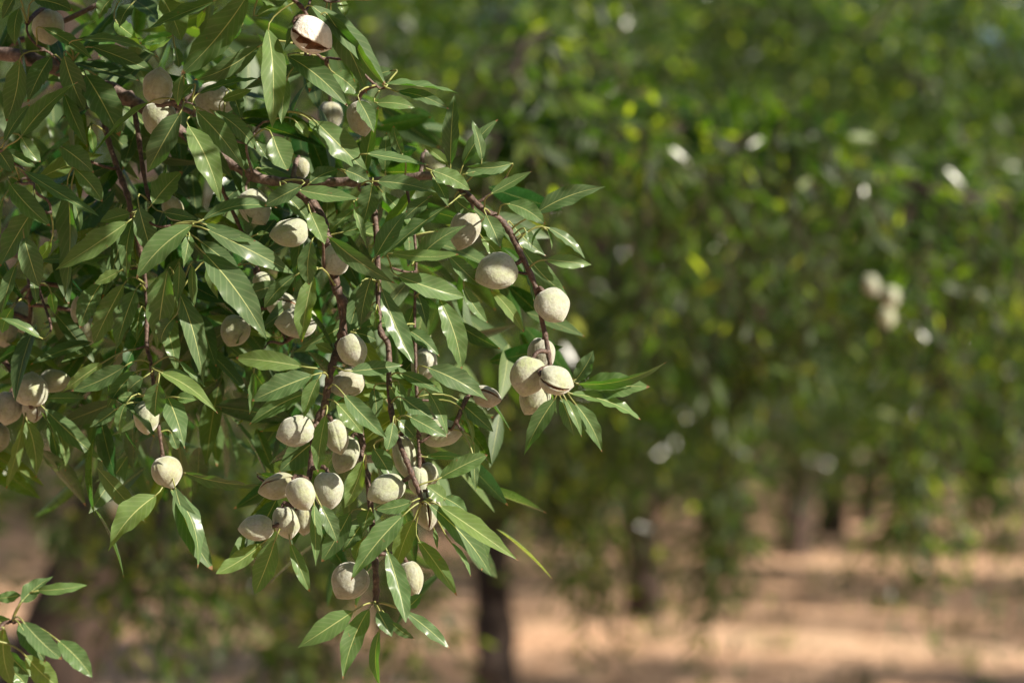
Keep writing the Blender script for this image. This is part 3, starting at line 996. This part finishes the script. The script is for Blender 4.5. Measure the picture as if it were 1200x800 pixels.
# ---- leaves read off the photograph: origin of each table in px, then rows in quarter pixels
# (base x, base y, tip x, tip y, apparent width, cm behind the focus plane)
TABLES = [
    ((0, 0), """90 40 70 215 80 0;200 130 435 280 60 -1;375 185 745 272 50 -2;430 220 720 340 90 1;1165 -30 850 350 165 -3;1010 5 690 140 70 -2;
1215 215 910 375 90 -2;930 440 1220 370 45 -2;845 530 690 810 140 -4;880 590 1035 945 125 -4;920 520 1150 805 115 -3;1000 520 1200 700 80 -2;
850 360 835 500 60 -5;905 395 835 475 50 -4;400 350 560 640 150 2;100 640 365 385 100 -2;20 670 140 490 60 -2;90 280 30 570 130 0;
240 265 130 480 110 1;300 260 400 520 110 0;300 440 410 690 70 2;700 480 425 740 38 -3;530 -10 465 95 80 0;760 -10 850 190 140 2;
70 -20 10 90 60 0;160 0 340 50 90 1;-20 690 60 810 80 0;20 700 180 790 60 1;290 690 440 810 110 -1;100 640 190 760 70 1;
830 160 655 205 60 4;800 180 695 245 50 4;960 50 925 135 40 4;1130 130 1085 195 40 4;820 220 840 320 50 2;540 100 640 180 80 3;
1080 420 1130 560 70 2;420 600 440 720 40 3;620 20 560 130 80 2;1040 470 1180 420 50 1"""),
    ((300, 0), """255 25 610 400 110 -4;330 60 520 440 120 -4;460 175 605 400 60 -3;55 135 75 600 120 -4;230 45 130 240 60 -3;150 265 430 500 110 -2;
360 340 480 440 110 2;145 370 120 580 60 -3;600 395 950 438 36 -3;660 430 905 512 60 -2;560 485 745 505 70 -3;912 775 930 445 85 -2;
1060 755 1000 540 50 -2;970 775 1135 560 70 -1;480 470 552 622 80 -4;280 570 525 815 135 -2;250 560 360 720 70 -1;80 640 150 800 135 -3;
0 660 55 745 50 -1;190 570 245 645 60 -1;605 805 612 622 70 -1;690 730 645 590 60 -1;520 720 810 775 50 -2;900 775 780 680 50 -1;
0 80 150 0 60 -2;30 -10 110 35 60 -2;390 -10 420 80 50 0;1200 765 985 780 60 -2;560 -5 700 -60 60 0;640 330 520 370 60 1"""),
    ((0, 200), """45 60 235 260 100 -2;110 0 465 215 60 -3;350 -10 480 145 90 -1;15 130 5 300 50 0;150 190 0 450 130 -2;110 305 183 545 110 -2;
600 240 260 465 120 -3;610 200 470 240 80 -1;625 225 600 520 80 -1;650 170 720 410 110 -2;715 155 850 5 130 -1;900 255 640 505 130 -5;
945 235 1300 175 65 -4;970 275 1376 484 110 -5;960 250 1200 330 60 -4;940 330 1122 468 80 -3;955 385 1250 790 150 -4;785 465 735 840 150 -3;
890 300 860 455 60 -4;840 440 830 615 60 -3;900 440 912 640 45 -2;765 195 935 230 60 0;580 530 440 810 120 1;635 560 540 860 110 1;
660 640 640 800 80 2;480 520 375 740 110 2;560 470 440 530 60 1;840 570 955 1010 105 -1;315 60 300 620 110 1;170 60 215 150 50 2;
75 440 5 670 70 -1;150 490 172 625 40 1;240 570 258 672 45 3;190 785 0 690 40 -1;815 690 755 810 90 -3;980 430 1022 600 60 -1;
340 130 375 285 40 1;60 640 10 760 80 4;520 300 400 300 60 2;240 330 180 420 60 3"""),
    ((250, 200), """415 70 240 165 90 -4;400 90 682 132 80 -4;330 100 452 235 70 -3;455 195 522 345 90 -5;460 330 448 535 100 -6;470 490 415 805 100 -5;
540 310 852 528 90 -5;745 60 700 250 110 -2;660 170 718 362 40 -3;450 60 590 -5 80 -1;660 180 540 290 60 1;600 290 755 250 70 1;
765 50 1045 102 80 -4;762 402 908 188 100 -4;1010 130 888 232 80 -3;1092 168 788 412 70 -3;830 385 1152 392 60 -5;950 430 1185 256 100 -4;
860 490 1178 592 110 -5;790 555 940 905 100 -4;740 500 690 742 90 -3;690 530 630 770 80 -1;762 650 760 742 50 -2;1060 600 1164 930 110 -4;
940 640 910 735 60 1;1105 400 1250 540 80 -2;1025 0 1205 92 85 -4;1030 30 1102 172 60 -3;385 490 238 642 80 -3;200 300 262 294 25 2;
130 432 192 394 30 2;900 740 1060 870 70 -2;620 0 742 62 80 -2;960 590 1000 740 60 1;660 760 765 795 80 1;1120 300 1190 330 60 1"""),
    ((500, 180), """180 95 362 86 80 -2;300 190 492 84 55 -3;518 277 838 155 100 -2;378 235 556 332 90 -3;565 345 742 492 48 -2;558 497 772 520 70 -3;
448 442 658 662 100 -1;278 288 346 442 90 -4;440 500 502 692 28 0;170 620 286 792 60 -2;300 640 456 836 60 -1;130 210 230 280 70 0;
400 330 560 480 90 1;255 390 350 500 70 2;545 342 492 450 14 -1;560 350 585 452 14 -2;462 352 477 432 12 -2"""),
    ((500, 360), """695 345 782 203 80 -2;705 358 1126 255 55 -2;730 366 1046 372 130 -1;672 405 1003 527 58 -3;606 424 457 692 90 -3;628 425 690 602 85 -1;
650 428 726 607 50 -3;695 450 822 677 80 0;5 282 286 436 110 -4;140 430 312 582 80 0;10 400 97 602 60 -3;222 630 240 792 60 -1;
60 802 286 690 88 -4;-5 702 192 710 40 -1;160 470 216 642 28 -1;0 350 76 402 50 -2"""),
    ((250, 380), """418 198 105 158 100 -3;465 238 180 358 120 -4;440 320 168 470 90 -1;492 254 424 442 80 -5;614 330 812 532 90 -6;580 370 702 512 90 -3;
530 420 490 692 78 -5;640 220 888 190 75 -4;890 345 1032 442 88 -3;918 430 1097 527 80 -4;842 458 814 592 70 -6;868 450 952 542 70 -4;
750 580 832 712 90 -2;702 640 615 860 90 -3;880 228 1076 322 60 -2;480 540 308 692 130 1;750 300 762 442 70 0;560 132 478 92 50 -1;
830 290 902 382 60 -2;870 270 890 462 60 -2;190 220 170 422 45 1;215 700 500 800 60 3"""),
    ((340, 540), """532 252 284 560 118 -5;580 274 492 522 100 -4;455 420 542 757 100 -5;572 190 400 228 70 -5;648 200 942 537 100 -5;702 210 1072 467 90 -5;
600 370 782 632 80 -3;790 290 932 452 66 -2;752 380 846 542 22 -1;672 312 690 412 22 -1;720 170 832 242 70 -3;728 178 640 112 80 -4;
862 0 870 142 40 -3;112 200 120 492 58 -4;142 205 222 382 80 -5;282 240 148 472 110 -1;330 300 248 422 90 0;370 228 340 332 90 -1;
345 360 308 472 60 0;552 686 616 622 60 -3"""),
    ((300, 600), """455 464 196 634 115 -4;530 452 408 782 110 -4;570 462 637 582 75 -5;625 505 742 590 48 -3;580 550 582 815 55 -5;700 465 908 638 64 -3"""),
    ((100, 500), """332 320 108 582 138 -3;398 292 526 662 68 -2;420 280 597 672 108 -3;462 214 820 272 65 0;832 545 612 688 85 -2;890 528 793 784 118 -3;
960 545 1052 772 64 -3"""),
    ((0, 380), """585 195 335 312 98 -2;480 180 298 312 80 0;672 250 600 312 80 -3;640 338 548 346 50 -2;590 370 565 522 60 -4;545 395 418 482 68 -1;
742 275 726 432 118 -4;785 340 866 582 108 -3;752 225 1022 418 68 -3;770 220 892 262 58 -2;830 340 932 352 58 -1;840 170 962 292 28 -1;
125 450 170 718 88 8;210 396 487 646 88 7;222 430 276 692 58 9;262 470 306 687 48 9;110 460 28 772 48 9;215 345 402 345 58 8;
640 220 500 400 88 1;800 500 832 586 48 0"""),
    ((0, 600), """100 420 248 300 88 -12;170 366 408 342 58 -12;95 386 -30 402 58 -11;90 520 214 702 98 -12;110 512 290 688 96 -13;272 600 432 772 96 -13;
20 540 60 815 118 -12;120 670 272 815 108 -12;30 650 152 772 88 -10;60 750 122 810 78 -9;-60 500 50 500 50 -10"""),
]
ROWS = []
for (ox, oy), txt in TABLES:
    for row in txt.replace("\n", "").split(";"):
        a = [float(q) for q in row.split()]
        if len(a) == 6:
            ROWS.append((ox + a[0] / 4, oy + a[1] / 4, ox + a[2] / 4, oy + a[3] / 4, a[4] / 4, a[5]))


def bezier(a, b, c, d, n):
    t = np.linspace(0, 1, n)[:, None]
    return (1 - t) ** 3 * a + 3 * (1 - t) ** 2 * t * b + 3 * (1 - t) * t * t * c + t ** 3 * d


def leaf_blade(base, tip, width, roll, rng, fold=None, bend=None, sickle=None):
    """one almond leaf blade: finely built, V-folded, recurved, wavy. Returns verts, tris, uv, base tangent"""
    L = np.linalg.norm(tip - base)
    x = (tip - base) / L
    view = -FWD
    n0 = nrm(view - x * (view @ x))
    s0 = np.cross(n0, x)
    n_ = n0 * math.cos(roll) + s0 * math.sin(roll)
    s_ = np.cross(n_, x)
    fold = rng.uniform(0.12, 0.42) if fold is None else fold
    bend = rng.uniform(-0.05, 0.16) if bend is None else bend
    sickle = rng.uniform(-0.055, 0.055) if sickle is None else sickle
    twist = rng.uniform(-0.5, 0.5)
    wav = rng.uniform(0.02, 0.09)
    wf = rng.uniform(2.0, 4.5)
    wp = rng.uniform(0, 6.28)
    pk = rng.uniform(0.36, 0.50)
    nt, vs2 = 15, [-1, -0.72, -0.38, -0.07, 0.07, 0.38, 0.72, 1]
    V, U = [], []
    for i in range(nt):
        t = i / (nt - 1)
        # lanceolate outline with a drawn-out tip
        al = 0.95
        be = al * (1 - pk) / pk
        w = (t ** al) * ((1 - t) ** be) / ((pk ** al) * ((1 - pk) ** be))
        w = w ** 0.86
        w = max(w, 0.035 if t < 0.5 else 0.02)
        cx = L * t
        cy = sickle * L * 4 * t * (1 - t)
        cz = bend * L * 4 * t * (1 - t)
        tw = twist * (t - 0.4)
        for v in vs2:
            yy = v * w * width * 0.5 * (1 + 0.05 * math.sin(23 * t + wp + v))
            zz = fold * abs(v) ** 1.15 * w * width * 0.5
            zz += wav * width * (abs(v) ** 2) * math.sin(wf * 6.28 * t + wp + (1.7 if v > 0 else 0)) * min(1, 4 * t * (1 - t) + 0.1)
            y2 = yy * math.cos(tw) - zz * math.sin(tw)
            z2 = yy * math.sin(tw) + zz * math.cos(tw)
            V.append(base + x * cx + s_ * (cy + y2) + n_ * (cz + z2))
            U.append((t, 0.5 + 0.5 * v))
    T = []
    m = len(vs2)
    for i in range(nt - 1):
        for j in range(m - 1):
            p, q, r, s = i * m + j, i * m + j + 1, (i + 1) * m + j + 1, (i + 1) * m + j
            T += [(p, r, q), (p, s, r)]
    # orientation so that the upper face looks along +n_
    T = [(a, c, b) for a, b, c in T]
    tan = nrm(x + s_ * sickle * 4 + n_ * bend * 4)
    return np.array(V), T, U, tan, n_


lrng = np.random.default_rng(31)


def nearest_sk(p):
    d = SK_P - p
    dz = d @ FWD
    d = d - np.outer(dz, FWD) * 0.45
    dist = np.linalg.norm(d, axis=1)
    i = int(np.argmin(dist))
    return i, dist[i]


def extend_skeleton(pts, b):
    global SK_P, SK_B, SK_R
    SK_P = np.vstack([SK_P, pts])
    SK_B = np.concatenate([SK_B, np.full(len(pts), b)])
    SK_R = np.concatenate([SK_R, np.full(len(pts), 0.001)])


PENDING = []     # leaves waiting for their branch object


def grow_leaf(base, tip, width, roll, young=False, **kw):  # young picks the lighter leaf copy, coloured as if backlit
    """blade + petiole joined to the nearest shoot; a twiglet is grown when the shoot is far"""
    V, T, U, tan, n_ = leaf_blade(base, tip, width, roll, lrng, **kw)
    i, dist = nearest_sk(base)
    b = int(SK_B[i])
    a = SK_P[i]
    if dist > 0.030:
        root = base - tan * 0.010 + (a - base) / np.linalg.norm(a - base) * 0.018
        pp = bezier(a, a + (root - a) * 0.3 + np.array([0, 0, -0.004]), root - (base - root) * 0.6, root, 7)
        tube(BR[b]["mb"], pp, np.linspace(0.0013, 0.0009, 7), 5, 0)
        extend_skeleton(pp[2:], b)
        a = root
    ln = np.linalg.norm(base - a)
    mb = MB()
    mb.add(V, T, U, 0)
    pet = bezier(a, a + (base - a) * 0.35 + np.array([0, 0, 0.12 * ln]), base - tan * ln * 0.35, base + tan * 0.002, 6)
    tube(mb, pet, np.linspace(0.0008, 0.00055, 6), 5, 1)
    PENDING.append((b, base, mb, young))


def add_row(bx, by, tx, ty, w, dcm):
    d0 = FOCUS + dcm / 100.0
    Lpx = math.hypot(tx - bx, ty - by)
    dd = lrng.uniform(-0.30, 0.30) * Lpx * W2M
    base = P(bx, by, d0)
    tip = P(tx, ty, d0 + dd)
    L = np.linalg.norm(tip - base)
    w = w * 0.94
    full = max(0.24 * Lpx, w * 1.06)
    full = min(full, max(38, w * 1.02))
    roll = math.acos(min(1.0, w / full)) * 1.0
    # turn the blade so that its upper face catches the sky
    x = (tip - base) / L
    n0 = nrm(-FWD + x * (FWD @ x))
    s0 = np.cross(n0, x)
    sg = 1.0 if s0[2] > 0 else -1.0
    if lrng.random() < 0.12:
        sg = -sg
    roll = sg * max(roll, lrng.uniform(0.05, 0.35))
    grow_leaf(base, tip, full * W2M * (d0 / FOCUS), roll, young=dcm in (3.0, 4.0), bend=lrng.uniform(-0.02, 0.13))


# shortest reach first, so twiglets branch from twiglets
ROWS.sort(key=lambda r: nearest_sk(P(r[0], r[1], FOCUS + r[5] / 100))[1])
for r_ in ROWS:
    add_row(*r_)
N_LISTED = len(PENDING)

# ---- almonds on the near tree
# x, y, length, width, tip direction (0 right, 90 down), kind, cm behind focus, spin of the suture
ALMONDS = [
    (57, 33, 42, 39, 80, "whole", 5, 30), (185, 101, 44, 36, -85, "whole", -2, 15), (188, 141, 46, 40, 70, "whole", 1, 60),
    (252, 117, 46, 38, 20, "whole", 6, 40), (366, 42, 52, 44, 35, "white", -4.5, -30), (423, 139, 43, 33, 80, "whole", 0, 40),
    (387, 136, 34, 30, 90, "whole", 14, 10), (353, 197, 26, 20, 80, "whole", 5, 50), (508, 192, 34, 27, 60, "whole", 2, 80),
    (299, 243, 46, 36, 60, "whole", 3, -50), (339, 273, 46, 34, 170, "whole", -1, 70), (393, 303, 39, 33, -88, "whole", -1, 40),
    (311, 334, 34, 26, 50, "whole", 4, 20), (331, 357, 40, 30, 10, "split", 6, 20), (347, 378, 50, 36, 175, "whole", 3, 60),
    (275, 388, 38, 36, 120, "whole", 6, 20), (544, 270, 48, 36, 110, "whole", 1, 40), (581, 318, 52, 43, 160, "whole", -2, 55),
    (648, 358, 43, 41, 55, "whole", -2.5, -60), (634, 416, 40, 34, 100, "whole", 1, 30), (619, 441, 48, 43, 105, "whole", -3, -65),
    (652, 446, 42, 35, 20, "split", -5, -22), (626, 466, 44, 36, 120, "whole", 0, 20), (571, 465, 34, 26, 15, "split", 0, 25),
    (518, 507, 52, 33, -5, "whole", 0, 40), (497, 428, 40, 32, 100, "whole", 3, 10), (413, 411, 41, 34, 65, "whole", -3, 60),
    (407, 449, 42, 35, 150, "whole", -1, 50), (346, 505, 46, 36, 165, "whole", -3, 75), (394, 512, 42, 30, 75, "whole", 0, 10),
    (405, 533, 46, 32, 110, "whole", 2, 35), (474, 535, 52, 28, 80, "whole", 0, 50), (452, 573, 48, 33, 155, "whole", -3, 65),
    (490, 563, 34, 24, 95, "whole", -1, 10), (502, 556, 30, 24, 70, "whole", 2, 30), (500, 598, 46, 34, 85, "split", -2, 10),
    (325, 570, 46, 31, 165, "split", -2, -35), (353, 579, 40, 35, 60, "whole", -5, 50), (385, 575, 46, 36, 88, "whole", -3, 60),
    (336, 612, 40, 33, 75, "whole", -2, 30), (300, 618, 42, 30, 178, "whole", -3, 50), (357, 610, 34, 26, 90, "whole", 1, 10),
    (409, 681, 47, 43, 130, "whole", -1, 60), (481, 679, 44, 31, 80, "whole", 0, 40), (196, 553, 39, 35, 70, "whole", -2, -25),
    (172, 489, 40, 32, 85, "whole", 0, 20), (36, 456, 41, 39, -90, "whole", 7, 40), (39, 479, 32, 28, 90, "split", 9, 30),
    (64, 446, 38, 27, -8, "whole", 9, 60), (9, 478, 40, 36, 100, "whole", 10, 40), (-3, 513, 34, 30, 90, "whole", 12, 20),
    (4, 388, 38, 34, 90, "whole", 13, 20), (24, 372, 36, 32, 80, "whole", 15, 30), (95, 362, 34, 26, 110, "whole", 7, 40),
    (105, 388, 32, 26, 90, "whole", 9, 20), (170, 292, 42, 26, 90, "whole", 7, 40), (203, 245, 32, 24, 60, "whole", 4, 70),
]
ALM_PENDING = []
for a in ALMONDS:
    c = P(a[0], a[1], FOCUS + a[6] / 100)
    i, dist = nearest_sk(c)
    ALM_PENDING.append((int(SK_B[i]), i, a))

# ---- further single leaves behind the listed ones, then the mass of leaves deeper in the tree
MASS = [(-40, -60), (430, -60), (440, 110), (560, 200), (585, 235), (560, 300), (545, 400), (555, 470), (500, 560), (430, 640),
        (400, 560), (372, 440), (290, 425), (235, 470), (160, 500), (70, 510), (-40, 500)]


def inside(px, py, poly):
    r = False
    j = len(poly) - 1
    for i in range(len(poly)):
        xi, yi = poly[i]
        xj, yj = poly[j]
        if (yi > py) != (yj > py) and px < (xj - xi) * (py - yi) / (yj - yi) + xi:
            r = not r
        j = i
    return r


cand = [i for i in range(len(SK_P)) if True]
tries = 0
while len(PENDING) < 292 and tries < 4000:
    tries += 1
    i = cand[int(lrng.integers(len(cand)))]
    x0, y0, z0 = project(SK_P[i])
    if not inside(x0, y0, MASS) or y0 > 520 or x0 < 0 or y0 < 0:
        continue
    ang = lrng.normal(1.2, 0.9)
    Lp = lrng.uniform(70, 105)
    bx, by = x0 + math.cos(ang) * 16, y0 + math.sin(ang) * 16
    tx, ty = bx + math.cos(ang) * Lp, by + math.sin(ang) * Lp
    if not inside(tx, ty, MASS):
        continue
    add_row(bx, by, tx, ty, lrng.uniform(12, 24), (z0 - FOCUS) * 100 + lrng.uniform(2, 5))

for b, br in enumerate(BR):
    pass

# stalks of the almonds join their branch
placed = []
for b, i, a in ALM_PENDING:
    dist = FOCUS + a[6] / 100
    an = math.radians(a[4])
    ax = RGT * math.cos(an) - UPV * math.sin(an)
    end = P(a[0], a[1], dist) - ax * (a[2] * dist / FPX * 0.5 * 0.98)
    # attach where the shoot passes nearest the stalk end
    m = SK_B == b
    q = SK_P[m]
    att = q[np.argmin(np.linalg.norm(q - end, axis=1))]
    sp_ = bezier(att, att + (end - att) * 0.4 + np.array([0, 0, 0.003]), end - ax * 0.006, end + ax * 0.002, 6)
    tube(BR[b]["mb"], sp_, np.linspace(0.0019, 0.0016, 6), 6, 0, 0.06, nrng)

for br in BR:
    me = br["mb"].mesh("shoot", [M_LIMB if "limb" in br["label"] else M_TWIG], br["org"])
    br["obj"] = new_obj("branch", me, NEAR, br["org"], NEAR_BASE)
    br["obj"]["label"] = br["label"]

for b, base, mb, young in PENDING:
    new_obj("leaf", mb.mesh("leaf_blade", [M_BACKLIT if young else M_LEAF, M_PET], base), BR[b]["obj"], base, BR[b]["org"])
for b, i, a in ALM_PENDING:
    lab = {"white": "burst white hull open on its brown inside", "split": "almond with its hull split along the seam"}.get(a[5])
    place_almond(BR[b]["obj"], BR[b]["org"], a[0], a[1], a[2], a[3], a[4], a[5], FOCUS + a[6] / 100, a[7],
                 toward=RNG.uniform(-0.15, 0.25), label=lab)


# ---- deeper foliage of the near tree (too many leaves to single out) and its crown above the picture
def near_mass():
    rng = np.random.default_rng(55)
    acc, wood = [], MB()
    n = 0
    while n < 120:
        px, py = rng.uniform(-60, 580), rng.uniform(-60, 560)
        if not inside(px, py, MASS) or not inside(px + 15, py + 55, MASS):
            continue
        dist = FOCUS + rng.uniform(0.05, 0.42)
        st = P(px, py, dist)
        dr = np.array([rng.normal() * 0.5, rng.normal() * 0.4, -0.7])
        acc.append(twig_leaves(st, dr, rng.uniform(0.07, 0.13), 7, rng, 0.4, (0.045, 0.07)))
        n += 1
    # crown above and beside the picture: it shades the left of the branch
    def crown_at(c, r, k, nl):
        for _ in range(k):
            st = np.asarray(c) + rng.normal(size=3) * r
            dr = rng.normal(size=3) * 0.8 + [0, 0, -0.1]
            acc.append(twig_leaves(st, dr, rng.uniform(0.2, 0.45), nl, rng, 0.5, (0.05, 0.08)))
    for c in ([-3.5, 1.0, 3.0], [-3.2, 2.2, 3.1], [-2.6, 1.5, 3.4], [-2.2, 1.8, 2.8], [-1.6, 1.4, 2.9], [-1.2, 1.8, 2.6], [-3.9, 1.6, 2.6],
              [-1.9, 1.0, 2.5], [-2.8, 0.8, 2.4], [-3.0, 2.4, 2.3], [-0.9, 1.5, 2.75]):
        crown_at(c, 0.28, 22, 16)
    for c, k in SHADE:
        crown_at(c, 0.07, k, 13)
    B, D, NV, L, W = (np.concatenate([a[i] for a in acc]) for i in range(5))
    px, py, z = project(B)
    infr = (z > 0) & (z < 3.0) & (px > -160) & (px < 1360) & (py > -110) & (py < 950)
    mass = np.arange(len(B)) < 120 * 7
    keep = mass | ~infr
    B, D, NV, L, W = B[keep], D[keep], NV[keep], L[keep], W[keep]
    V, T, U = leaf_cards(B, D, NV, L, W, 0.3, rng.uniform(0.02, 0.25, len(B)), True)
    o = new_obj("crown", mesh_from("near_crown", V - NEAR_BASE, T, U, [M_FOL]), NEAR)
    tag(o, kind="stuff")


# loose leaf clusters added above the picture to shade the left of the branch
SHADE = [([x, y + 0.05 * math.sin(9 * x), 2.08 + 0.05 * math.cos(7 * x)], 8) for x in np.linspace(-0.45, 0.08, 7) for y in (1.52, 1.68)]
near_mass()


# ------------------------------------------------------------------ litter and weeds on the orchard floor
def build_litter():
    rng = np.random.default_rng(8)
    n = 9000
    Y = rng.uniform(9, 45, n)
    X = rng.uniform(-1, 1, n) * (Y * 0.24 + 1)
    base = np.stack([X, Y, np.full(n, 0.07) + rng.uniform(0, 0.03, n)], 1)
    a = rng.uniform(0, 6.28, n)
    d = np.stack([np.cos(a), np.sin(a), rng.normal(size=n) * 0.25], 1)
    nv = np.array([0, 0, 1.0]) + rng.normal(size=(n, 3)) * 0.35
    L = rng.uniform(0.05, 0.10, n)
    V, T, U = leaf_cards(base, d, nv, L, L * 0.35, 0.3, 0.2)
    tag(new_obj("leaf_litter", mesh_from("leaf_litter", V, T, U, [M_LITTER])),
        "dry fallen leaves strewn over the sandy orchard soil", "leaf litter", kind="stuff")
    # low weeds in tufts
    B, D, NV, LL, WW = [], [], [], [], []
    for t in range(130):
        y = rng.uniform(12, 40)
        x = rng.uniform(-1, 1) * (y * 0.22 + 1)
        m = 26
        B.append(np.stack([x + rng.normal(size=m) * 0.07, y + rng.normal(size=m) * 0.07, np.full(m, 0.0)], 1))
        D.append(np.stack([rng.normal(size=m) * 0.6, rng.normal(size=m) * 0.6, np.full(m, 1.0)], 1))
        NV.append(rng.normal(size=(m, 3)))
        LL.append(rng.uniform(0.08, 0.22, m))
        WW.append(rng.uniform(0.01, 0.025, m))
    V, T, U = leaf_cards(*(np.concatenate(q) for q in (B, D, NV)), np.concatenate(LL), np.concatenate(WW), 0.2, 0.3)
    tag(new_obj("grass", mesh_from("weed_tufts", V, T, U, [M_CROWN_SHADED])),
        "scattered low weed tufts on the orchard floor", "grass", kind="stuff")


build_litter()
